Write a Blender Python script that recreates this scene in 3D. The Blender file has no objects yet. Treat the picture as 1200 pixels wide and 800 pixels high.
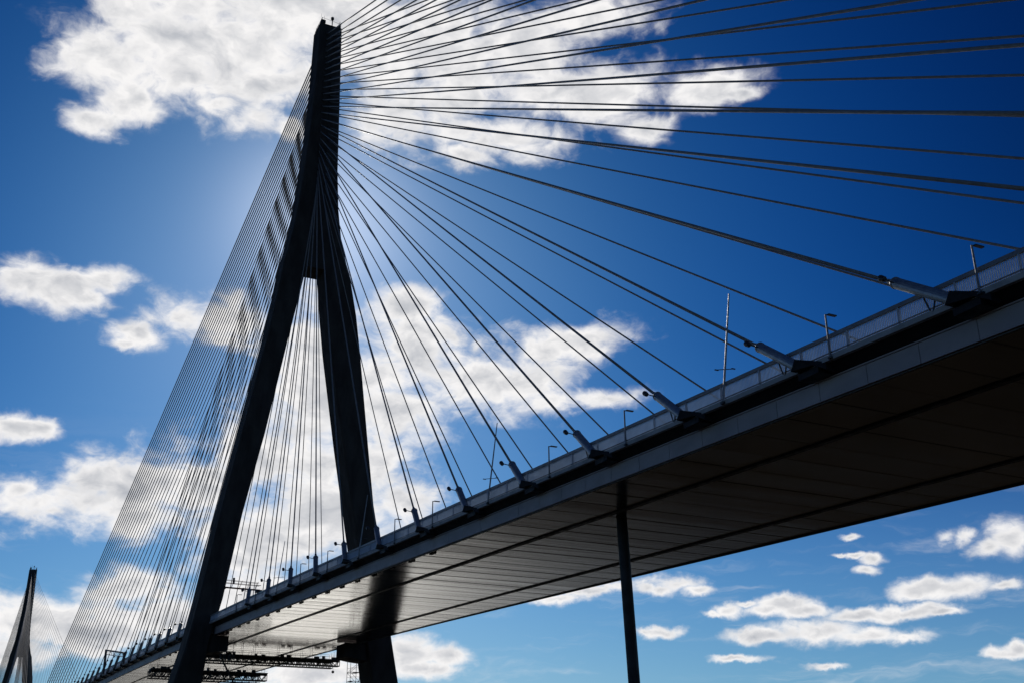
import bpy, bmesh, math, random
from mathutils import Vector, Matrix

random.seed(7)
S = bpy.context.scene
COL = S.collection
rad = math.radians

# ------------------------------------------------------------------ camera
CAM = Vector((262.10, -73.16, 13.84))
yaw, pitch, roll = 2.67667, 0.3914795, -0.008591
fw = Vector((math.cos(pitch) * math.cos(yaw), math.cos(pitch) * math.sin(yaw), math.sin(pitch)))
r0 = fw.cross(Vector((0, 0, 1))).normalized()
u0 = r0.cross(fw)
rx = r0 * math.cos(roll) + u0 * math.sin(roll)
ux = -r0 * math.sin(roll) + u0 * math.cos(roll)
cd = bpy.data.cameras.new("camera")
cam = bpy.data.objects.new("camera", cd)
COL.objects.link(cam)
M = Matrix((rx, ux, -fw)).transposed().to_4x4()
M.translation = CAM
cam.matrix_world = M
cd.sensor_width = 36.0
cd.lens = 36.0 * 1336.58 / 1200.0
cd.clip_start = 0.5
cd.clip_end = 20000.0
S.camera = cam

# ------------------------------------------------------------------ exposure
S.view_settings.view_transform = 'Standard'
S.view_settings.look = 'None'
S.view_settings.gamma = 1.0
S.view_settings.exposure = 0.0
S.render.engine = 'CYCLES'
S.cycles.use_denoising = True
S.cycles.max_bounces = 6
S.cycles.caustics_reflective = True

# ------------------------------------------------------------------ sun and sky
SUN_AZ, SUN_EL = 164.1, 28.2
sun_dir = Vector((math.cos(rad(SUN_EL)) * math.cos(rad(SUN_AZ)),
                  math.cos(rad(SUN_EL)) * math.sin(rad(SUN_AZ)), math.sin(rad(SUN_EL))))
sl = bpy.data.lights.new("sun", 'SUN')
sl.energy = 3.2
sl.angle = rad(0.53)
sl.color = (1.0, 0.95, 0.86)
so = bpy.data.objects.new("sun", sl)
COL.objects.link(so)
so.rotation_euler = (-sun_dir).to_track_quat('-Z', 'Y').to_euler()
so.location = (0, 0, 400)

W = bpy.data.worlds.new("World")
S.world = W
W.use_nodes = True
W.cycles.sampling_method = 'MANUAL'
W.cycles.sample_map_resolution = 1024
nt = W.node_tree
nt.nodes.clear()


class NT:
    """small helper for wiring nodes"""
    def __init__(self, tree):
        self.t = tree

    def node(self, kind, **kw):
        n = self.t.nodes.new(kind)
        for k, v in kw.items():
            setattr(n, k, v)
        return n

    def put(self, sock, v):
        if hasattr(v, 'is_output'):
            self.t.links.new(v, sock)
        elif v is not None:
            sock.default_value = v

    def math(self, op, a, b=None, c=None, clamp=False):
        n = self.node('ShaderNodeMath', operation=op, use_clamp=clamp)
        self.put(n.inputs[0], a); self.put(n.inputs[1], b); self.put(n.inputs[2], c)
        return n.outputs[0]

    def vec(self, op, a, b=None, out=0):
        n = self.node('ShaderNodeVectorMath', operation=op)
        self.put(n.inputs[0], a); self.put(n.inputs[1], b)
        return n.outputs['Value'] if out == 'v' else n.outputs[0]

    def scale(self, a, s):
        n = self.node('ShaderNodeVectorMath', operation='SCALE')
        self.put(n.inputs[0], a); self.put(n.inputs['Scale'], s)
        return n.outputs[0]

    def noise(self, v, scale, detail=6, rough=0.55, dist=0.0, color=False):
        n = self.node('ShaderNodeTexNoise')
        self.put(n.inputs['Vector'], v)
        n.inputs['Scale'].default_value = scale
        n.inputs['Detail'].default_value = detail
        n.inputs['Roughness'].default_value = rough
        n.inputs['Distortion'].default_value = dist
        return n.outputs['Color' if color else 'Fac']

    def smooth(self, v, lo, hi, a=0.0, b=1.0):
        n = self.node('ShaderNodeMapRange', interpolation_type='SMOOTHSTEP')
        self.put(n.inputs[0], v)
        for i, x in enumerate((lo, hi, a, b)):
            n.inputs[i + 1].default_value = x
        return n.outputs[0]

    def mix(self, f, a, b):
        n = self.node('ShaderNodeMix', data_type='RGBA')
        self.put(n.inputs[0], f); self.put(n.inputs[6], a); self.put(n.inputs[7], b)
        return n.outputs[2]


w = NT(nt)
sky = w.node('ShaderNodeTexSky', sky_type='NISHITA')
sky.sun_disc = False
sky.sun_elevation = rad(SUN_EL)
sky.sun_rotation = rad(90.0 - SUN_AZ)
sky.altitude = 200
sky.air_density = 1.0
sky.dust_density = 0.5
sky.ozone_density = 2.5
hs = w.node('ShaderNodeHueSaturation')
hs.inputs['Saturation'].default_value = 1.25
hs.inputs['Value'].default_value = 0.8
nt.links.new(sky.outputs[0], hs.inputs['Color'])
# deep, polarised blue: a steeper response in red and green than in blue
sp = w.node('ShaderNodeSeparateColor')
nt.links.new(hs.outputs[0], sp.inputs[0])
cb = w.node('ShaderNodeCombineColor')
for i, (gain, gam) in enumerate(((.40, 2.4), (.54, 1.7), (.72, 1.5))):
    q = w.math('POWER', w.math('MULTIPLY', sp.outputs[i], .1), gam)
    w.put(cb.inputs[i], w.math('MULTIPLY', q, gain * 10))
sky_col = cb.outputs[0]

D = w.node('ShaderNodeTexCoord').outputs['Generated']
elev = w.node('ShaderNodeSeparateXYZ')
nt.links.new(D, elev.inputs[0])
hz = w.math('POWER', w.smooth(elev.outputs['Z'], 0.42, -0.08), 1.6)
sky_col = w.mix(w.math('MULTIPLY', hz, .72), sky_col, (2.6, 4.6, 6.7, 1))
sd = w.vec('DOT_PRODUCT', D, tuple(sun_dir), out='v')
away = w.smooth(sd, .78, .95, .58, 1.0)
away = w.math('SUBTRACT', 1.0, w.math('MULTIPLY', w.math('SUBTRACT', 1.0, away), w.smooth(elev.outputs['Z'], .17, .5)))
sky_col = w.scale(sky_col, away)
glow = w.math('MULTIPLY', w.math('POWER', w.math('MAXIMUM', sd, 0.0), 480.0), 3.6)
sky_col = w.vec('ADD', sky_col, w.scale((1.0, .97, .93), glow))
# cumulus banks: azimuth, elevation, half width, half height (degrees), tilt
BANKS = [
 (176.5, 34.4, 2.23, 1.84, 0), (173.2, 35.8, 4.20, 2.39, 0), (168.4, 35.6, 4.36, 2.84, 0), (163.6, 37.7, 4.43, 2.36, 0), (176.7, 31.5, 1.26, 0.66, 0),
 (175.0, 32.5, 1.89, 1.17, 0), (168.1, 32.7, 1.60, 1.05, 0), (166.3, 32.4, 0.89, 0.65, 0), (170.3, 33.2, 1.58, 0.88, 0), (158.4, 37.2, 3.91, 2.79, 0),
 (152.7, 36.9, 3.31, 1.81, 0), (148.5, 38.2, 2.87, 1.03, 0), (147.4, 34.5, 3.94, 1.47, 0), (142.2, 34.2, 2.24, 0.89, 0), (140.0, 33.8, 1.05, 0.36, 0),
 (153.8, 32.6, 3.79, 1.08, 0), (159.8, 33.7, 2.50, 2.13, 0), (151.2, 34.6, 2.51, 1.23, 0), (155.3, 35.1, 2.51, 1.63, 0), (145.3, 32.7, 1.66, 0.74, 0),
 (156.2, 31.6, 1.69, 0.58, 0), (178.6, 23.5, 1.52, 0.94, 0), (176.8, 23.4, 1.67, 1.04, 0), (175.0, 24.1, 1.37, 0.76, 0), (175.7, 23.1, 1.13, 0.40, 0),
 (172.8, 21.8, 1.32, 0.73, 0), (171.2, 22.8, 1.65, 1.07, 0), (168.5, 22.9, 2.02, 1.16, 0), (173.4, 21.3, 0.77, 0.33, 0), (178.0, 16.9, 1.08, 0.67, 0),
 (176.8, 16.9, 0.95, 0.55, 0), (176.4, 13.5, 2.18, 1.09, 0), (174.1, 14.8, 2.25, 1.27, 0), (172.5, 14.3, 1.91, 1.36, 0), (169.5, 14.9, 3.35, 1.87, 0),
 (166.5, 16.4, 3.45, 1.74, 0), (175.8, 13.1, 1.46, 0.62, 0), (177.3, 14.1, 1.08, 0.78, 0), (163.6, 20.1, 2.83, 4.84, 0), (162.1, 13.8, 3.64, 2.57, 0),
 (159.4, 24.1, 2.04, 0.94, 0), (158.2, 22.0, 3.83, 1.62, 0), (154.8, 20.5, 4.27, 1.71, 0), (149.7, 22.4, 2.56, 0.94, 8), (151.5, 21.9, 1.71, 0.77, 0),
 (148.6, 19.5, 2.13, 0.55, 0), (151.1, 19.4, 1.71, 0.68, 0), (159.9, 18.9, 2.96, 1.61, 0), (159.0, 14.5, 1.93, 1.42, 0), (160.5, 15.6, 2.10, 1.26, 0),
 (175.5, 8.3, 3.77, 1.13, 0), (172.0, 9.8, 2.49, 1.01, 0), (169.3, 8.6, 3.66, 1.09, 0), (166.2, 12.1, 3.41, 2.27, 0), (176.3, 6.6, 2.11, 0.92, 0),
 (173.2, 7.8, 2.58, 0.91, 0), (158.3, 7.1, 1.64, 0.79, 0), (156.4, 7.0, 1.40, 0.56, 0), (157.6, 6.4, 2.05, 0.47, 0), (162.9, 6.3, 3.20, 1.02, 0),
 (149.7, 10.1, 2.29, 0.29, 0), (151.3, 9.8, 1.67, 0.24, 0), (145.4, 10.3, 1.40, 0.41, 0), (146.3, 10.1, 0.99, 0.33, 0), (144.5, 10.0, 0.90, 0.32, 0),
 (146.3, 8.0, 1.10, 0.28, 0), (147.0, 8.0, 0.57, 0.20, 0), (140.2, 9.1, 1.58, 0.40, 0), (139.2, 8.8, 1.33, 0.32, 0), (141.0, 8.9, 1.04, 0.28, 0),
 (141.3, 7.7, 1.98, 0.35, 0), (138.7, 7.8, 2.33, 0.59, 0), (136.4, 7.5, 2.28, 0.42, 0), (134.9, 7.4, 1.12, 0.27, 0), (133.8, 9.5, 1.72, 0.46, 0),
 (132.0, 9.4, 2.18, 0.54, 0), (130.3, 9.2, 1.21, 0.30, 0), (136.7, 8.5, 1.68, 0.31, 0), (134.8, 8.4, 2.10, 0.35, 0), (133.1, 8.3, 0.96, 0.19, 0),
 (129.6, 11.4, 1.28, 0.84, 0), (130.6, 11.1, 0.87, 0.50, 0), (132.4, 11.8, 0.67, 0.43, 0), (131.7, 11.7, 0.73, 0.39, 0), (136.3, 10.5, 0.62, 0.24, 0),
 (135.9, 11.0, 0.54, 0.28, 0), (136.7, 11.2, 0.54, 0.16, 0), (136.8, 12.1, 0.47, 0.16, 0), (137.3, 11.2, 0.39, 0.12, 0), (130.6, 6.3, 1.06, 0.30, 0),
 (130.1, 6.4, 0.70, 0.30, 0), (138.5, 6.2, 1.00, 0.15, 0), (142.8, 6.7, 1.36, 0.16, 0), (143.0, 9.0, 0.81, 0.32, 0), (142.0, 9.2, 0.56, 0.16, 0),
 (143.7, 8.8, 0.49, 0.16, 0),
 (170.5, 37.5, 5.5, 1.8, 0), (166.0, 38.5, 4.0, 1.5, 0), (171.5, 34.2, 3.5, 1.8, 0), (174.5, 13.6, 4.2, 1.5, 0), (172.0, 13.4, 3.0, 1.4, 0),
 (163.0, 16.5, 3.5, 2.6, 0), (160.5, 21.0, 3.0, 1.8, 0), (165.0, 9.5, 4.0, 1.6, 0),
 # outside the picture, so the river and the soffit have something to mirror
 (185, 12, 5, 2, 0), (196, 20, 6, 3, 0), (120, 14, 6, 2, 0), (108, 24, 7, 3, 0), (170, 3.5, 14, 1.2, 0), (150, 3.2, 10, .8, 0),
]
wob = w.vec('SUBTRACT', w.noise(D, 14.0, 4, 0.6, color=True), (0.5, 0.5, 0.5))
wob2 = w.vec('SUBTRACT', w.noise(D, 60.0, 4, 0.65, color=True), (0.5, 0.5, 0.5))
Dw = w.vec('ADD', w.vec('ADD', D, w.scale(wob, 0.016)), w.scale(wob2, 0.008))
acc = None
Db = Dw
for i, (az, el, a, b, tilt) in enumerate(BANKS):
    if i % 12 == 0 and acc is not None:                   # keep the node stack short: each dozen waits for the last
        Db = w.vec('ADD', Dw, w.math('MULTIPLY', acc, 1e-9))
    c = Vector((math.cos(rad(el)) * math.cos(rad(az)), math.cos(rad(el)) * math.sin(rad(az)), math.sin(rad(el))))
    h = c.cross(Vector((0, 0, 1))).normalized()
    v = h.cross(c)
    h, v = h * math.cos(rad(tilt)) + v * math.sin(rad(tilt)), v * math.cos(rad(tilt)) - h * math.sin(rad(tilt))
    m = w.node('ShaderNodeMapping', vector_type='TEXTURE')
    m.inputs['Location'].default_value = c
    m.inputs['Rotation'].default_value = Matrix((h, v, h.cross(v))).transposed().to_euler()
    m.inputs['Scale'].default_value = (rad(a), rad(b), rad(a))
    nt.links.new(Db, m.inputs['Vector'])
    d = w.vec('LENGTH', m.outputs[0], out='v')
    if acc is None:
        acc = d
    else:
        acc = w.math('SMOOTH_MIN', acc, d, 0.12)
field = w.math('SUBTRACT', 1.0, acc)                       # 1 in the heart of a bank, 0 at its rim
field = w.math('MAXIMUM', field, -1.5)
Ds = w.vec('MULTIPLY', D, (1, 1, 1.7))
fw1 = w.vec('ADD', Ds, w.scale(w.vec('SUBTRACT', w.noise(Ds, 30.0, 3, 0.5, color=True), (.5, .5, .5)), .03))
fb = w.noise(fw1, 20.0, 9, 0.58, 0.2)
body = w.math('ADD', w.math('MULTIPLY', field, 1.35), w.math('MULTIPLY', w.math('SUBTRACT', fb, 0.44), 3.8))
dens = w.math('POWER', w.smooth(body, -0.50, 1.0), 1.5)
# thin fibrous veil, mostly low down and round the banks
veil = w.smooth(w.noise(w.vec('MULTIPLY', fw1, (1, 1, 4.5)), 7.0, 7, 0.62, 0.6), .48, .82, 0, .36)
veil = w.math('MULTIPLY', veil, w.smooth(elev.outputs['Z'], .33, .12, .0, 1.0))
dens = w.math('MAXIMUM', dens, veil)
# lit rims and greyer hearts: compare the billows with those a little nearer the sun
toward = w.vec('ADD', fw1, tuple(sun_dir * 0.006 + Vector((0, 0, 0.012))))
fbl = w.noise(fw1, 26.0, 4, 0.5, 0.2)
fbs = w.noise(toward, 26.0, 4, 0.5, 0.2)
relief = w.math('MULTIPLY', w.math('SUBTRACT', fbl, fbs), 1.0)
heart = w.smooth(body, 0.6, 1.8)
lum = w.math('ADD', w.math('SUBTRACT', 0.98, w.math('MULTIPLY', heart, 0.42)), relief)
lum = w.math('ADD', lum, w.math('MULTIPLY', w.math('SUBTRACT', w.noise(D, 9.0, 4), 0.5), 0.35), None, True)
cloud = w.mix(lum, (2.3, 2.7, 3.4, 1), (9.4, 9.25, 9.2, 1))
final = w.mix(dens, sky_col, cloud)
bg = w.node('ShaderNodeBackground')
bg.inputs['Strength'].default_value = 0.10
nt.links.new(final, bg.inputs['Color'])
wo = w.node('ShaderNodeOutputWorld')
nt.links.new(bg.outputs[0], wo.inputs['Surface'])


# ------------------------------------------------------------------ materials
def material(name, color, rough=0.6, metal=0.0, var=0.15, scale=3.0, stretch=(1, 1, 1), bump=0.0, bscale=20.0, streak=0.0, spec=0.5):
    m = bpy.data.materials.new(name)
    m.use_nodes = True
    t = NT(m.node_tree)
    p = m.node_tree.nodes['Principled BSDF']
    tc = t.node('ShaderNodeTexCoord').outputs['Object']
    mp = t.node('ShaderNodeMapping')
    mp.inputs['Scale'].default_value = stretch
    t.put(mp.inputs['Vector'], tc)
    v = mp.outputs[0]
    n = t.noise(v, scale, 6, 0.6)
    lo = tuple(c * (1 - var) for c in color) + (1,)
    hi = tuple(min(1, c * (1 + var)) for c in color) + (1,)
    t.put(p.inputs['Base Color'], t.mix(t.smooth(n, 0.3, 0.7), lo, hi))
    p.inputs['Metallic'].default_value = metal
    p.inputs['Specular IOR Level'].default_value = spec
    rn = t.noise(v, scale * 2.3, 4)
    t.put(p.inputs['Roughness'], t.smooth(rn, 0.2, 0.8, max(0.02, rough * .75), min(1, rough * 1.3)))
    if bump:
        b = t.node('ShaderNodeBump')
        b.inputs['Strength'].default_value = bump
        b.inputs['Distance'].default_value = 0.05
        t.put(b.inputs['Height'], t.noise(v, bscale, 5))
        t.put(p.inputs['Normal'], b.outputs[0])
    return m


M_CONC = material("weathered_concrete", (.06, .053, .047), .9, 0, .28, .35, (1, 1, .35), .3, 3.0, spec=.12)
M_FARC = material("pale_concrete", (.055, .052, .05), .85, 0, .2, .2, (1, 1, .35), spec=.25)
M_CABLE = material("cable_sheath", (.27, .25, .23), .6, 0, .15, 1.0)
M_TUBE = material("galvanised_pipe", (.30, .32, .35), .42, .35, .15, 2.0)
M_BLACK = material("black_girder_paint", (.014, .014, .016), .6, 0, .3, .5, spec=.3)
M_FASC = material("fascia_panel", (.45, .39, .385), .6, .0, .12, .25, (1, 1, 2), .1, 4)
M_RAIL = material("railing_metal", (.60, .65, .72), .55, .1, .12, .8)
_t = NT(M_RAIL.node_tree)
_tr = _t.node('ShaderNodeBsdfTranslucent'); _tr.inputs[0].default_value = (.62, .70, .80, 1)
_mx = _t.node('ShaderNodeMixShader'); _mx.inputs[0].default_value = .4
_t.put(_mx.inputs[1], M_RAIL.node_tree.nodes['Principled BSDF'].outputs[0]); _t.put(_mx.inputs[2], _tr.outputs[0])
_t.put(M_RAIL.node_tree.nodes['Material Output'].inputs[0], _mx.outputs[0])
M_RAILTOP = material("railing_cap", (.26, .25, .25), .5, .2, .15, .8)
M_KERB = material("kerb_concrete", (.45, .44, .42), .8, 0, .2, .6)
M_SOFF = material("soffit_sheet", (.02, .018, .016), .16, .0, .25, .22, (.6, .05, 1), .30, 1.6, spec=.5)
M_ROAD = material("asphalt", (.05, .05, .052), .9, 0, .2, 1.0)
M_PIER = material("pier_steel", (.022, .022, .024), .6, .0, .2, .3)
M_SCAF = material("scaffold_steel", (.07, .07, .07), .55, .4, .25, 1.5)
M_RED = material("red_oxide_steel", (.16, .05, .045), .6, .0, .2, 1.0)
M_LAMP = material("lamp_post_paint", (.22, .23, .25), .6, .1, .1, 2.0)
M_LENS = material("floodlight_body", (.05, .05, .055), .4, .2, .1, 3.0)
M_POLE = material("bright_steel_pole", (.36, .36, .38), .55, .2, .1, 2.0)


# ------------------------------------------------------------------ mesh helpers
class MB:
    def __init__(self):
        self.v = []; self.f = []

    def add(self, vs, fs):
        o = len(self.v)
        self.v.extend([tuple(x) for x in vs])
        self.f.extend([tuple(i + o for i in q) for q in fs])

    def box(self, c, sx, sy, sz, ax=None):
        X, Y, Z = ax if ax else (Vector((1, 0, 0)), Vector((0, 1, 0)), Vector((0, 0, 1)))
        c = Vector(c)
        vs = [c + X * (sx / 2 * a) + Y * (sy / 2 * b) + Z * (sz / 2 * d) for a in (-1, 1) for b in (-1, 1) for d in (-1, 1)]
        self.add(vs, [(0, 1, 3, 2), (4, 6, 7, 5), (0, 4, 5, 1), (2, 3, 7, 6), (0, 2, 6, 4), (1, 5, 7, 3)])

    def tube(self, pts, r, n=8, caps=True):
        pts = [Vector(p) for p in pts]
        rs = r if isinstance(r, (list, tuple)) else [r] * len(pts)
        d = (pts[-1] - pts[0]).normalized()
        ref = Vector((0, 0, 1)) if abs(d.z) < 0.9 else Vector((1, 0, 0))
        a = d.cross(ref).normalized(); b = d.cross(a)
        vs = []
        for p, q in zip(pts, rs):
            for i in range(n):
                t = 2 * math.pi * i / n
                vs.append(p + (a * math.cos(t) + b * math.sin(t)) * q)
        fs = []
        for k in range(len(pts) - 1):
            for i in range(n):
                j = (i + 1) % n
                fs.append((k * n + i, k * n + j, (k + 1) * n + j, (k + 1) * n + i))
        if caps:
            fs.append(tuple(range(n))); fs.append(tuple(range((len(pts) - 1) * n, len(pts) * n))[::-1])
        self.add(vs, fs)

    def bar(self, a, b, t):
        self.tube([a, b], t, 4)

    def ball(self, c, r, nu=10, nv=7):
        c = Vector(c); vs = [c + Vector((0, 0, r))]
        for j in range(1, nv):
            ph = math.pi * j / nv
            for i in range(nu):
                th = 2 * math.pi * i / nu
                vs.append(c + Vector((math.sin(ph) * math.cos(th), math.sin(ph) * math.sin(th), math.cos(ph))) * r)
        vs.append(c - Vector((0, 0, r)))
        fs = [(0, 1 + i, 1 + (i + 1) % nu) for i in range(nu)]
        for j in range(nv - 2):
            for i in range(nu):
                k = (i + 1) % nu
                fs.append((1 + j * nu + i, 1 + (j + 1) * nu + i, 1 + (j + 1) * nu + k, 1 + j * nu + k))
        e = len(vs) - 1
        fs += [(e, 1 + (nv - 2) * nu + (i + 1) % nu, 1 + (nv - 2) * nu + i) for i in range(nu)]
        self.add(vs, fs)

    def build(self, name, mat, parent=None, smooth=False, origin=None):
        me = bpy.data.meshes.new(name)
        o = Vector(origin) if origin is not None else Vector((0, 0, 0))
        if parent is not None:
            base = world_of(parent)
            me.from_pydata([tuple(Vector(v) - base) for v in self.v], [], self.f)
        else:
            me.from_pydata([tuple(Vector(v) - o) for v in self.v], [], self.f)
        bm = bmesh.new(); bm.from_mesh(me)
        bmesh.ops.recalc_face_normals(bm, faces=bm.faces)
        bm.to_mesh(me); bm.free()
        if smooth:
            for p in me.polygons:
                p.use_smooth = True
        me.materials.append(mat)
        ob = bpy.data.objects.new(name, me)
        COL.objects.link(ob)
        if parent is not None:
            ob.parent = parent
        else:
            ob.location = o
        return ob


def world_of(o):
    p = Vector(o.location)
    while o.parent:
        o = o.parent
        p += Vector(o.location)
    return p


def tag(o, label=None, cat=None, group=None, kind=None):
    if label: o['label'] = label
    if cat: o['category'] = cat
    if group: o['group'] = group
    if kind: o['kind'] = kind
    return o


def empty(name, loc, label, cat, group=None):
    o = bpy.data.objects.new(name, None)
    o.empty_display_size = 0.5
    COL.objects.link(o)
    o.location = loc
    return tag(o, label, cat, group)


ONES = "first second third fourth fifth sixth seventh eighth ninth tenth eleventh twelfth thirteenth fourteenth fifteenth sixteenth seventeenth eighteenth nineteenth".split()


def ordinal(n):
    if n <= 19: return ONES[n - 1]
    if n == 20: return "twentieth"
    return "twenty " + ONES[n - 21]


# ------------------------------------------------------------------ terrain and river
def smoothstep(a, b, x):
    t = min(1, max(0, (x - a) / (b - a)))
    return t * t * (3 - 2 * t)


def land_z(x, y):
    z = -4 + 7 * smoothstep(-212, -196, x) + 5 * smoothstep(-170, 26, x) + 3.6 * smoothstep(60, 200, x)
    z += 11 * smoothstep(-845, -880, x) if x < -800 else 0
    return z + 0.25 * math.sin(x * .11 + y * .07) * smoothstep(-185, -120, x)


def axis(lo, hi, core):
    return sorted(set([lo, lo * .5, hi, hi * .5] + core))


gx = sorted(set([-9000, -5000, -3000, -2000, -1400, -1100, -950] + list(range(-900, -830, 10)) + list(range(-800, -240, 80))
                + list(range(-240, 320, 8)) + [340, 380, 450, 600, 900, 1500, 3000, 6000, 9000]))
gy = sorted(set([-9000, -5000, -2500, -1200, -600, -400, -300] + list(range(-240, 241, 12)) + [300, 400, 600, 1200, 2500, 5000, 9000]))
g = MB()
g.add([(x, y, land_z(x, y)) for x in gx for y in gy],
      [(i * len(gy) + j, (i + 1) * len(gy) + j, (i + 1) * len(gy) + j + 1, i * len(gy) + j + 1)
       for i in range(len(gx) - 1) for j in range(len(gy) - 1)])
M_LAND = material("rough_ground", (.026, .021, .016), .95, 0, .5, .06, (1, 1, 1), .4, .8, spec=0)
tag(g.build('ground', M_LAND, smooth=True), kind='structure')

M_WATER = bpy.data.materials.new("river_water")
M_WATER.use_nodes = True
t = NT(M_WATER.node_tree)
p = M_WATER.node_tree.nodes['Principled BSDF']
p.inputs['Base Color'].default_value = (.05, .07, .075, 1)
p.inputs['Roughness'].default_value = .42
p.inputs['IOR'].default_value = 1.33
b = t.node('ShaderNodeBump'); b.inputs['Strength'].default_value = .3; b.inputs['Distance'].default_value = .3
t.put(b.inputs['Height'], t.noise(t.node('ShaderNodeTexCoord').outputs['Object'], .5, 5))
t.put(p.inputs['Normal'], b.outputs[0])
g = MB()
g.add([(x, y, 0) for x in (-900, -600, -300, -188) for y in (-9000, -300, 300, 9000)],
      [(i * 4 + j, i * 4 + 4 + j, i * 4 + 5 + j, i * 4 + 1 + j) for i in range(3) for j in range(3)])
tag(g.build('river_water', M_WATER), kind='structure')

# ------------------------------------------------------------------ deck
MID = -426.5


def dz(X):
    """height of the cable anchor line of the deck"""
    def f(X):
        x = X - 87.2785
        return 49.4851822 - .0471719 * x - (4.853e-5 * x * x if x < 0 else 0)
    if X < MID:
        X = 2 * MID - X
    return f(X)


def stations(lo, hi, step):
    n = int(round((hi - lo) / step))
    return [lo + (hi - lo) * i / n for i in range(n + 1)]


def loft(mb, sec, Xs):
    """sweep a closed (y, z) outline along the deck line"""
    n = len(sec); vs = []
    for X in Xs:
        z = dz(X)
        vs += [(X, y, z + h) for y, h in sec]
    fs = []
    for k in range(len(Xs) - 1):
        for i in range(n):
            j = (i + 1) % n
            fs.append((k * n + i, k * n + j, (k + 1) * n + j, (k + 1) * n + i))
    fs.append(tuple(range(n))); fs.append(tuple(range((len(Xs) - 1) * n, len(Xs) * n)))
    mb.add(vs, fs)


DX0, DX1 = -1230.0, 385.0
PITCH = 14.83526 / 3
XS = stations(DX0, DX1, 12)
deck = empty('bridge_deck', (0, 0, dz(0)), "long grey bridge deck with railings rising from the right towards the tower", "bridge deck")
m = MB(); loft(m, [(-18.35, .02), (18.35, .02), (18.35, -.32), (17.0, -1.0), (17.0, -2.2), (-17.0, -2.2), (-17.0, -1.0), (-18.35, -.32)], XS)
m.build('deck_slab', M_BLACK, deck)
m = MB(); loft(m, [(-17.6, .12), (17.6, .12), (17.6, .03), (-17.6, .03)], XS)
m.build('road_surface', M_ROAD, deck)
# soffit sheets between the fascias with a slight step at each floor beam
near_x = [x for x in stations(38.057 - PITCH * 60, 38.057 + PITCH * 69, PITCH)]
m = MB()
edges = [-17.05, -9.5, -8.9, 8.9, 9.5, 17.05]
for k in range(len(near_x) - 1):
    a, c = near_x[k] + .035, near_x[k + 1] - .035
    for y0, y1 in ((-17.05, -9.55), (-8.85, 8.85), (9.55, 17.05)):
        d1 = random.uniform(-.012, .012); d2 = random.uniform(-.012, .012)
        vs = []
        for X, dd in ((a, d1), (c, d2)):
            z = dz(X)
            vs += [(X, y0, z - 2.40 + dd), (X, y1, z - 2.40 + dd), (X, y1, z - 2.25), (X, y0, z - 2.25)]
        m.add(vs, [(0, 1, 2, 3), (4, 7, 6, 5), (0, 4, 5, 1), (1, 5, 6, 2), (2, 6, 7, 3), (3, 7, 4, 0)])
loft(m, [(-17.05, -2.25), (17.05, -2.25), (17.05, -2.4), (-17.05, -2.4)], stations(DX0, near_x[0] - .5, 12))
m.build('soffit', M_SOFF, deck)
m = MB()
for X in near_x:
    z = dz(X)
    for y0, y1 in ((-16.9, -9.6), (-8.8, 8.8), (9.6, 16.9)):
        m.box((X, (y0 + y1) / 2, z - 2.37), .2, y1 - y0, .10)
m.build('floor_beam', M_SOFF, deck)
for y in (-9.2, 9.2):
    m = MB(); loft(m, [(y - .3, -2.21), (y + .3, -2.21), (y + .3, -2.53), (y - .3, -2.53)], XS)
    m.build('longitudinal_girder', M_BLACK, deck)
for s in (-1, 1):
    m = MB()
    for k in range(len(near_x) - 1):
        a, c = near_x[k] + .03, near_x[k + 1] - .03
        vs = []
        for X in (a, c):
            z = dz(X)
            vs += [(X, s * 17.06, z - 1.02), (X, s * 17.22, z - 1.02), (X, s * 17.22, z - 2.46), (X, s * 17.06, z - 2.46)]
        m.add(vs, [(0, 1, 2, 3), (4, 7, 6, 5), (0, 4, 5, 1), (1, 5, 6, 2), (2, 6, 7, 3), (3, 7, 4, 0)])
    loft(m, [(s * 17.06, -1.02), (s * 17.22, -1.02), (s * 17.22, -2.46), (s * 17.06, -2.46)], stations(DX0, near_x[0] - .5, 12))
    f = m.build('fascia', M_FASC, deck)
    m = MB(); loft(m, [(s * 17.0, -.9), (s * 17.34, -.9), (s * 17.34, -1.0), (s * 17.0, -1.0)], XS)
    m.build('fascia_flange', M_FASC, f)
    m = MB(); loft(m, [(s * 17.04, -2.3), (s * 17.0, -2.56), (s * 16.75, -2.56), (s * 16.75, -2.3)], XS)
    m.build('drip_edge', M_SCAF, f)
# railings: kerb, bars, cap
for s in (-1, 1):
    m = MB(); loft(m, [(s * 18.37, -.34), (s * 18.72, -.34), (s * 18.72, .05), (s * 18.37, .05)], XS)
    rl = m.build('railing', M_KERB, deck)
    m = MB()
    x = -430.0
    while x < 330:
        step = .16 if x > -60 else .32
        z = dz(x)
        m.box((x, s * 18.55, z + .66), step * .44, .05, 1.22)
        x += step
    for s0 in stations(DX0, -432, 6):
        m.box((s0, s * 18.55, dz(s0) + .66), 4.2, .05, 1.22)
    bars = m
    m = MB(); loft(m, [(s * 18.45, 1.27), (s * 18.66, 1.27), (s * 18.66, 1.56), (s * 18.45, 1.56)], XS)
    m.build('railing_cap', M_RAILTOP, rl)
    m = MB(); loft(m, [(s * 18.60, .16), (s * 18.68, .16), (s * 18.68, .24), (s * 18.60, .24)], XS)
    m.build('lower_rail', M_RAILTOP, rl)
    for X in near_x:
        bars.box((X, s * 18.6, dz(X) + .64), .10, .16, 1.24)
    bars.build('railing_bars', M_RAIL, rl)
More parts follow.
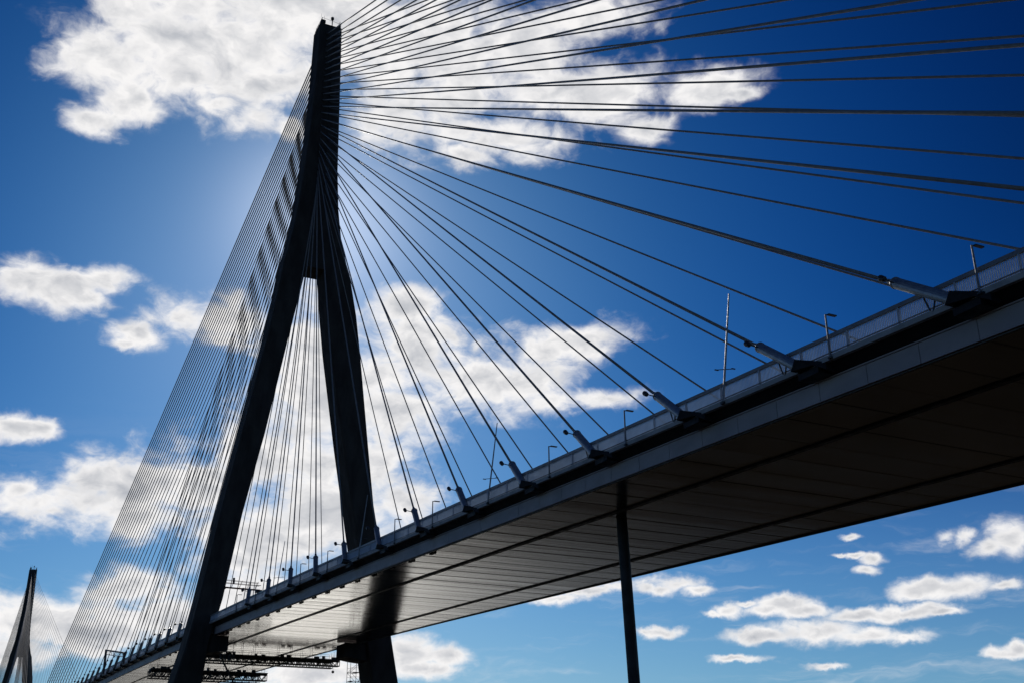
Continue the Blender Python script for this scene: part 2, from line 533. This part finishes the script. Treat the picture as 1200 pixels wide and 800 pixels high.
# drainage outlets under the near edge
for k in range(26):
    X = -60 + 7.4 * k
    m = MB(); m.box((X, -16.2, dz(X) - 2.47), 1.5, .42, .2)
    m.tube([(X + .9, -16.2, dz(X) - 2.4), (X + .9, -16.2, dz(X) - 2.75)], .09, 8)
    m.build('drain_outlet', M_BLACK, deck)

# ------------------------------------------------------------------ towers
# outlines: height, outer y, inner y (measured separately on the two legs)
NEAR_LEG = [(0, 33.0, 25.5), (40, 25.2, 19.2), (48, 23.2, 18.4), (58.5, 21.35, 16.2), (78, 18.4, 13.4), (98, 15.0, 9.6),
            (122.3, 10.9, 5.7), (134, 9.2, 3.7), (143.8, 8.1, 2.1)]
FAR_LEG = [(0, 34.0, 25.8), (42, 26.0, 19.4), (54, 23.6, 17.3), (58.5, 22.4, 16.8), (73.2, 19.75, 14.7), (98, 16.4, 9.8),
           (122.3, 13.3, 5.4), (132.5, 11.8, 3.9), (143.8, 9.5, 2.6)]
HEAD_N = [(143.8, 8.1), (148.7, 7.1), (153.6, 6.3), (159.2, 5.55), (171.2, 4.6), (183, 3.75), (199, 3.1), (220, 2.85)]
HEAD_F = [(143.8, 9.5), (146.6, 8.5), (153.6, 6.7), (162, 5.5), (173.8, 4.65), (190, 4.25), (205, 3.85), (220, 3.45)]


def hdx(z):
    return 3.4 + .6 * smoothstep(150, 60, z) + 1.2 * smoothstep(50, 0, z)


def interp(tab, z):
    for (z0, y0), (z1, y1) in zip(tab, tab[1:]):
        if z0 <= z <= z1:
            return y0 + (y1 - y0) * (z - z0) / (z1 - z0)
    return tab[-1][1]


def ring(z, ya, yb, X0, ch=.35):
    d = hdx(z)
    pts = [(-d + ch, ya), (d - ch, ya), (d, ya + ch), (d, yb - ch), (d - ch, yb), (-d + ch, yb), (-d, yb - ch), (-d, ya + ch)]
    return [(X0 + x, y, z) for x, y in pts]


def stack(mb, rings):
    n = len(rings[0])
    vs = [v for r in rings for v in r]
    fs = [(k * n + i, k * n + (i + 1) % n, (k + 1) * n + (i + 1) % n, (k + 1) * n + i) for k in range(len(rings) - 1) for i in range(n)]
    fs += [tuple(range(n))[::-1], tuple(range((len(rings) - 1) * n, len(rings) * n))]
    mb.add(vs, fs)


def tower(X0, label, mat, detail):
    root = empty('bridge_tower', (X0, 0, 0), label, "bridge tower", "bridge towers")
    for s, tab in ((-1, NEAR_LEG), (1, FAR_LEG)):
        m = MB(); rings = []
        for z, yo, yi in tab:
            a, c = sorted((s * yo, s * yi))
            rings.append(ring(z, a, c, X0))
        stack(m, rings)
        if detail:                                  # climbing-form joints stand a little proud
            for z in range(18, 138, 5):
                yo = interp([(q[0], q[1]) for q in tab], z); yi = interp([(q[0], q[2]) for q in tab], z)
                a, c = sorted((s * yo, s * yi))
                d = hdx(z) + .012
                m.box((X0, (a + c) / 2, z), 2 * d, (c - a) - .8, .07)
        leg = m.build('tower_leg', mat, root)
        if detail:
            m = MB()
            m.box((X0, s * 27.5, 3), 16, 22, 7)
            m.build('footing', mat, leg)
    m = MB(); rings = []
    for z in sorted(set([q[0] for q in HEAD_N] + [q[0] for q in HEAD_F])):
        rings.append(ring(z, -interp(HEAD_N, z), interp(HEAD_F, z), X0, .35))
    stack(m, rings)
    if detail:
        for z in range(145, 219, 5):
            d = hdx(z) + .012
            a, c = -interp(HEAD_N, z), interp(HEAD_F, z)
            m.box((X0, (a + c) / 2, z), 2 * d, (c - a) - .8, .06)
    if detail:                                      # anchor pockets in two columns on the front and back
        for k in range(27):
            z = 165 + 2.0 * k
            for s in (-1, 1):
                for e in (-1, 1):
                    m.box((X0 + e * (hdx(z) + .04), s * 1.0 + .2, z + (0 if e > 0 else -.3)), .16, .62, 1.05)
    head = m.build('tower_head', mat, root)
    # deck brackets under the fascias
    for s in (-1, 1):
        yi = 14.0 if s < 0 else 13.0
        m = MB()
        z1 = dz(X0) - 2.75
        a = [(s * yi, z1), (s * 19.5, z1), (s * 19.5, 46.6), (s * (yi + 3.2), 46.9), (s * yi, 47.4)]
        vs = [(X0 + e * 3.2, y, z) for e in (-1, 1) for y, z in a]
        n = len(a)
        m.add(vs, [tuple(range(n)), tuple(range(n, 2 * n))[::-1]] + [(i, (i + 1) % n, n + (i + 1) % n, n + i) for i in range(n)])
        m.build('deck_bracket', mat, root)
    # top: parapet, railing, beacon
    for y in (-2.3, 2.9):
        m = MB()
        m.box((X0, y, 220.6), 6.2, .5, 1.3)
        if y < 0:
            m.box((X0 + 2.2, -1.9, 221.1), 1.6, 1.2, 1.0)
        m.build('parapet', mat, head)
    m = MB()
    for x in (-3, -1, 1, 3):
        for y in (-2.3, 2.9):
            m.bar((X0 + x, y, 221), (X0 + x, y, 222.3), .05)
    for y in (-2.3, 2.9):
        m.bar((X0 - 3, y, 222.3), (X0 + 3, y, 222.3), .05)
    m.bar((X0 - 3, -2.3, 222.3), (X0 - 3, 2.9, 222.3), .05)
    m.bar((X0 + 3, -2.3, 222.2), (X0 + 3, 2.9, 221.6), .05)
    m.bar((X0 + 1, -1.2, 220), (X0 + 1, -1.2, 224.6), .03)
    m.bar((X0 + 2, -2.4, 220), (X0 + 2, -2.4, 224.2), .03)
    m.build('roof_railing', M_SCAF, head)
    m = MB()
    m.tube([(X0 + 3, .6, 219.8), (X0 + 3, .6, 222.2)], .14, 8)
    m.tube([(X0 + 3, .6, 222.2), (X0 + 3, .6, 222.4), (X0 + 3, .6, 223.0), (X0 + 3, .6, 223.2)], [.3, .45, .45, .25], 10)
    m.build('beacon', M_LENS, head)
    return root


FARX = -853.0
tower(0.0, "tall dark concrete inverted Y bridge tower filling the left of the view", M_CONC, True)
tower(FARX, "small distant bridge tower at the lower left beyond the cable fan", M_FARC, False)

# ------------------------------------------------------------------ stay cables
ZL, ZT = 165.0, 217.0


def back_x(k):
    return 38.057 + 14.83526 * k if k <= 13 else 38.057 + 14.83526 * 13 + 9.85 * (k - 13)


def main_x(k):
    return -(30.2 + 14.4047 * k)


def cable_pts(P, Q, n=10):
    L = (P - Q).length
    sag = L * .0006
    out = []
    for i in range(n + 1):
        t = i / n
        q = Q.lerp(P, t)
        q.z -= 4 * sag * t * (1 - t)
        out.append(q)
    return out


def stay(X0, k, s, back, tower_name, far=False):
    xa = (back_x(k) if back else main_x(k)) - (3.0 if s > 0 else 0)      # the far plane is a little staggered
    sx = 1 if back else -1
    if far:
        sx = -sx; xa = -xa
    X = X0 + xa
    zz = ZL + (ZT - ZL) * k / 26 + (.95 if s > 0 and not back else 0)
    P = Vector((X0 + sx * (hdx(zz) - .6), s * 1.0 + .2, zz))
    Q = Vector((X, s * 19.0, dz(X)))
    d = (P - Q).normalized()
    fan = ("landward" if back else "midspan")
    side = "near" if s < 0 else "far"
    if not far:
        lab = "%s dark stay cable out from the main tower, %s deck edge, %s fan" % (ordinal(k + 1), side, fan)
    else:
        lab = "%s thin stay cable out from the distant tower, %s deck edge, %s fan" % (ordinal(k + 1), side, fan)
    grp = "stay cables on the %s side of the %s, %s fan" % (side, tower_name, fan)
    r = (.115 + .05 * k / 26) if back else (.10 + .08 * k / 26)
    Lt = 3.4 + 2.7 * min(1, k / 12)
    if far:
        m = MB(); m.tube(cable_pts(P, Q, 4), .11, 5, False)
        o = m.build('stay_cable', M_CABLE, origin=Q)
        tag(o, lab, "stay cable", grp)
        return
    root = empty('stay_cable', Q, lab, "stay cable", grp)
    m = MB(); m.tube(cable_pts(P, Q + d * (Lt * .9), 12), r, 8)
    m.build('cable_strand', M_CABLE, root, True)
    detailed = back or s < 0
    m = MB()
    m.tube([Q - d * .1, Q + d * (Lt - .25), Q + d * Lt], [.4, .4, .33], 16 if k > 6 else 10)
    gp = m.build('guide_pipe', M_TUBE, root)
    if not detailed:
        return
    # shallow flanges on the pipe ends
    m = MB(); m.tube([Q + d * (Lt - .32), Q + d * (Lt - .18)], .43, 16)
    m.tube([Q + d * (Lt + .02), Q + d * (Lt + .55)], [.2, .17], 10)
    m.build('pipe_collar', M_RAILTOP, gp)
    # black bracket carrying the anchor
    side_v = Vector((0, 1, 0))
    up = d.cross(side_v).normalized()
    side_v = up.cross(d).normalized()
    m = MB()
    a0 = Q + d * .05
    vs = []
    for e, f in ((-1, -1), (1, -1), (1, 1), (-1, 1)):
        vs.append(a0 + side_v * (e * .47) + up * (f * .47))
    Xr = X + sx * 2.5
    for e, f in ((-1, -1), (1, -1), (1, 1), (-1, 1)):
        vs.append(Vector((Xr, s * 18.2 + e * .42, dz(Xr) - .58 + f * sx * .3)))
    m.add(vs, [(0, 1, 2, 3), (7, 6, 5, 4), (0, 4, 5, 1), (1, 5, 6, 2), (2, 6, 7, 3), (3, 7, 4, 0)])
    Xb = X + sx * .7
    m.box((Xb, s * 18.1, dz(Xb) - .68), 2.2, 1.3, .5)
    m.build('anchor_bracket', M_BLACK, root)
    # strut pair propping the pipe off the beam
    foot = Q + d * (Lt * .42)
    foot.y = s * 18.62
    foot.z = dz(foot.x) - .3
    for tt in (Lt * .28, Lt * .55):
        m = MB(); m.tube([Q + d * tt, foot], .06, 6)
        m.build('strut', M_SCAF, root)
    # floodlight on an arm at the pipe mouth
    top = Q + d * (Lt - .5)
    ball = top + Vector((0, s * 1.35, .1))
    m = MB(); m.tube([top + Vector((0, s * .35, 0)), ball], .05, 6)
    fl = m.build('floodlight_arm', M_SCAF, root)
    m = MB()
    ax = (d + Vector((0, s * .15, 0))).normalized()
    m.tube([ball - ax * .26, ball - ax * .2, ball + ax * .12, ball + ax * .26], [.12, .2, .235, .21], 10)
    m.build('floodlight', M_LENS, fl)


for k in range(27):
    for s in (-1, 1):
        stay(0.0, k, s, True, "main tower")
        stay(0.0, k, s, False, "main tower")
        stay(FARX, k, s, True, "distant tower", True)
        stay(FARX, k, s, False, "distant tower", True)

# ------------------------------------------------------------------ lamp posts and lighting poles on the near parapet
for k in range(-1, 14):
    X = 38.057 + 14.83526 * (k + {12: .13, 11: .22, 6: .26}.get(k, .36))
    z = dz(X) - .32
    if k % 3 == 1:                                   # leaning lighting pole
        near = ordinal(k + 2) if k + 1 >= 0 else "first"
        root = empty('lighting_pole', (X, -18.82, z), "tall slender leaning steel pole just tower side of the %s landward stay" % near, "lighting pole", "leaning poles along the near railing")
        base = Vector((X, -18.82, z)); tip = base + Vector((1.1, .7, 9.45))
        m = MB(); m.tube([base, base.lerp(tip, .5), tip], [.10, .085, .055], 8)
        m.build('pole', M_POLE, root)
        mid = base.lerp(tip, .31)
        m = MB(); m.tube([mid + Vector((-.2, -.75, -.1)), mid + Vector((.2, .75, .1))], .035, 6)
        m.box(mid + Vector((.2, .7, .1)), .1, .35, .08); m.box(mid + Vector((-.2, -.7, -.1)), .1, .35, .08)
        m.build('cross_arm', M_SCAF, root)
        m = MB(); m.box(base + Vector((0, 0, .1)), .35, .3, .2); m.box(base + Vector((0, .12, .75)), .2, .14, .12)
        m.build('base_clamp', M_SCAF, root)
    else:
        nm = ordinal(k + 2) if k >= 0 else "first"
        lab = "short grey path lamp post on near railing, tower side of the %s landward stay" % nm if k < 12 or k == 12 else "short grey path lamp post at the right end of the near railing"
        if k == -1:
            lab = "small path lamp post on the railing close beside the near tower leg"
        root = empty('path_lamp', (X, -18.82, z), lab, "lamp post", "path lamps along the near railing")
        base = Vector((X, -18.82, z))
        m = MB(); m.tube([base, base + Vector((0, 0, 3.4))], [.085, .065], 8); m.build('post', M_LAMP, root)
        m = MB()
        top = base + Vector((0, 0, 3.36))
        m.tube([top, top + Vector((0, .25, .04))], .05, 6)
        m.box(top + Vector((.06, .55, .05)), .24, .75, .09)
        m.build('lantern', M_LENS, root)
        m = MB(); m.box(base + Vector((0, 0, .06)), .3, .26, .12); m.box(base + Vector((0, .08, .5)), .16, .16, .1)
        m.build('base_clamp', M_SCAF, root)

# ------------------------------------------------------------------ slim pier
ptop = Vector((157.1, -7.2, dz(157.1) - 2.45))
pfoot = Vector((157.1, -5.92, 9.0))
pr = empty('slim_pier', pfoot, "slim dark steel column holding up the deck right of the tower", "bridge pier")
m = MB(); m.tube([ptop.lerp(pfoot, -.002), ptop.lerp(pfoot, .03), pfoot], [.57, .6, .66], 20); m.build('shaft', M_PIER, pr, False)
m = MB(); m.box(pfoot, 3, 3, 3.4); m.build('pier_footing', M_CONC, pr)


# ------------------------------------------------------------------ access works around the tower
def lattice(mb, a, b, depth, bay, t=.095, wid=1.6, across=Vector((1, 0, 0))):
    """a flat-topped truss from a to b with hanging diagonals"""
    a, b = Vector(a), Vector(b)
    L = (b - a).length; n = max(2, int(L / bay)); d = (b - a) / n
    dn = Vector((0, 0, -depth))
    for o in (across * (-wid / 2), across * (wid / 2)):
        mb.bar(a + o, b + o, t * 2.2)
        mb.bar(a + o + dn, b + o + dn, t * 1.3)
        for i in range(n):
            p, q = a + o + d * i, a + o + d * (i + 1)
            mb.bar(p, p + dn, t)
            mb.bar(p, p.lerp(q, .5) + dn, t); mb.bar(p.lerp(q, .5) + dn, q, t)
        mb.bar(b + o, b + o + dn, t)
    for i in range(n + 1):
        p = a + d * i
        mb.bar(p - across * (wid / 2), p + across * (wid / 2), t)
        mb.bar(p - across * (wid / 2) + dn, p + across * (wid / 2) + dn, t)


def platform(name, label, X, y0, y1, z, depth, rods):
    root = empty(name, (X, (y0 + y1) / 2, z), label, "work platform", "hanging work platforms under the deck")
    m = MB(); lattice(m, (X, y0, z), (X, y1, z), depth, 2.2)
    lattice(m, (X - 2.2, y0, z - .15), (X - 2.2, y1 - 1.1, z - .15), depth * 1.15, 1.7, .07)
    m.build('truss', M_SCAF, root)
    m = MB(); m.box((X, (y0 + y1) / 2, z + .18), 3.0, (y1 - y0), .22); m.build('walkway', M_SCAF, root)
    m = MB()
    for y in rods:
        for e in (-.9, .9):
            m.tube([(X + e, y, z + .2), (X + e, y, dz(X) - 2.3)], .035, 6)
    m.build('hanger_rod', M_SCAF, root)
    m = MB()
    yy = y0
    while yy <= y1 - .2:
        for e in (-1.45, 1.45):
            m.bar((X + e, yy, z + .2), (X + e, yy, z + 1.3), .03)
        yy += 2.2
    for e in (-1.45, 1.45):
        m.bar((X + e, y0, z + 1.3), (X + e, y1, z + 1.3), .03)
        m.bar((X + e, y0, z + .75), (X + e, y1, z + .75), .025)
    m.build('guard_rail', M_SCAF, root)
    m = MB()
    yy = y0 + 1
    while yy < y1 - 1:
        if random.random() < .55:
            m.box((X + random.uniform(-.9, .9), yy, z + .3 + .3), random.uniform(.4, .9), random.uniform(.4, 1.4), random.uniform(.4, .9))
        yy += random.uniform(.9, 2.4)
    m.build('stored_gear', M_SCAF, root)
    return root


platform('work_platform', "long latticed work platform hanging under the deck beside the tower, upper of two", -25, -13, 20.8, 49.75, 1.25, (-9, -4, 5, 8.3, 11, 13.5, 19.2))
platform('work_platform', "dark lower work platform hanging just inside the near tower leg", -25, -16, 2.4, 45.7, 1.5, (-12, -8, -1))
platform('work_platform', "dark work platform under the deck on the river side of the near leg", -58, -20, -6, 49.4, 1.6, (-18, -9))
br = empty('raking_prop', (-22, -6.2, 42.9), "dark diagonal prop leaning under the deck beside the near leg", "prop")
m = MB(); m.tube([(-24, -9.4, 49.4), (-22, -6.2, 43.2)], .22, 6); m.build('prop_tube', M_SCAF, br)
m = MB(); m.box((-22, -6.2, 43.1), 1.0, 1.2, .4); m.build('shoe', M_SCAF, br)
# hook block below the upper platform
hb = empty('hook_block', (-25, 19.2, 47.2), "small round hook block dangling below the platform end", "hook block")
m = MB(); m.ball((-25, 19.4, 47.1), .36); m.build('block', M_LENS, hb, True)
m = MB(); m.tube([(-25, 19.4, 47.3), (-25, 19.4, 48.5)], .03, 6); m.build('hanging_wire', M_SCAF, hb)
# person-sized tool boxes left on the near bracket
tb = empty('tool_stack', (3, -14.6, 46.6), "clutter of dark equipment hung beneath the near deck bracket", "equipment")
m = MB()
for i in range(9):
    m.box((3.3 + random.uniform(-.8, .8), -15.6 + i * .35, 46.2 + random.uniform(-.5, .5)), .5, .32, random.uniform(.5, 1.2))
m.box((3.2, -14.2, 47.1), 1.2, 3.6, .14)
m.build('crates', M_SCAF, tb)
m = MB()
for y in (-16, -14.4, -12.8):
    m.bar((3.2, y, 47.1), (3.2, y, 50.4), .04)
m.bar((3.2, -16, 48.2), (3.2, -12.4, 48.2), .04)
m.build('hanger_rod', M_SCAF, tb)
# scaffold stair by the far leg
sx0, sy0 = 2.0, 15.6
sc = empty('scaffold_tower', (sx0, sy0, 2), "scaffold stair tower standing against the far tower leg below the deck", "scaffold tower")
m = MB()
for e in (-1.2, 1.2):
    for f in (-1.1, 1.1):
        m.bar((sx0 + e, sy0 + f, 0), (sx0 + e, sy0 + f, 46.9), .06)
m.build('standard', M_SCAF, sc)
m = MB(); n = MB(); z = 2.0; k = 0
while z < 46:
    for e in (-1.2, 1.2):
        m.bar((sx0 + e, sy0 - 1.1, z), (sx0 + e, sy0 + 1.1, z), .045)
        m.bar((sx0 + e, sy0 - 1.1, z + 1), (sx0 + e, sy0 + 1.1, z + 1), .03)
        m.bar((sx0 + e, sy0 - (1.1 if k % 2 else -1.1), z), (sx0 + e, sy0 + (1.1 if k % 2 else -1.1), z + 2), .04)
    for f in (-1.1, 1.1):
        m.bar((sx0 - 1.2, sy0 + f, z), (sx0 + 1.2, sy0 + f, z), .045)
    n.box((sx0, sy0 + (.55 if k % 2 else -.55), z + .06), 2.2, 1.0, .06)
    z += 2.0; k += 1
m.build('brace', M_SCAF, sc); n.build('landing', M_SCAF, sc)
# hoist boom above the deck behind the near leg
bz = 66.3
hoist = empty('hoist_boom', (-25, -14, dz(-25)), "dark lattice hoist boom reaching over the deck behind the near leg", "hoist")
m = MB()
for x in (-25.5, -24.5):
    m.bar((x, -16, bz), (x, -.9, bz - .2), .11); m.bar((x, -16, bz + 1.1), (x, -.9, bz + .9), .06); m.bar((x, -16, bz + 1.9), (x, -1.2, bz + 1.5), .05)
    for i in range(8):
        m.bar((x, -16 + i * 2.0, bz), (x, -15.4 + i * 2.0, bz + 1.8), .04)
m.build('boom', M_RED, hoist)
m = MB(); m.box((-25, -14.5, (bz + dz(-25)) / 2), .7, .7, bz - dz(-25)); m.bar((-25, -14.5, bz - 5), (-25, -9.2, bz - .1), .12); m.build('mast', M_SCAF, hoist)
m = MB(); m.box((-25, -1.1, bz - .5), 1.0, 1.6, .7); m.tube([(-25, -7.5, bz + 1), (-25, -7.5, bz + 2.4)], .28, 8); m.tube([(-25, -5, bz - .5), (-25, -5, bz + .1)], .25, 8); m.build('trolley', M_SCAF, hoist)
# portal frame at the near edge in the main span
gf = empty('portal_frame', (-140, -18.9, dz(-140)), "dark portal frame standing on the near railing amid the midspan anchors", "portal frame")
for x, zb in ((-155.5, dz(-155.5)), (-113.5, dz(-113.5))):
    m = MB()
    m.box((x, -18.9, zb + (66.2 - zb) / 2 if x < -150 else zb + 1.6), .7, .7, (66.2 - zb) if x < -150 else 3.2)
    m.build('upright', M_SCAF, gf)
m = MB()
a, c = Vector((-155.5, -18.9, 66.0)), Vector((-113.5, -18.9, 60.2))
m.tube([a, c], .3, 6); m.tube([a + Vector((0, 0, -1.4)), c + Vector((0, 0, -1.2))], .12, 6)
for i in range(10):
    m.bar(a.lerp(c, i / 10), a.lerp(c, (i + .5) / 10) + Vector((0, 0, -1.3)), .08)
m.build('cross_beam', M_SCAF, gf)
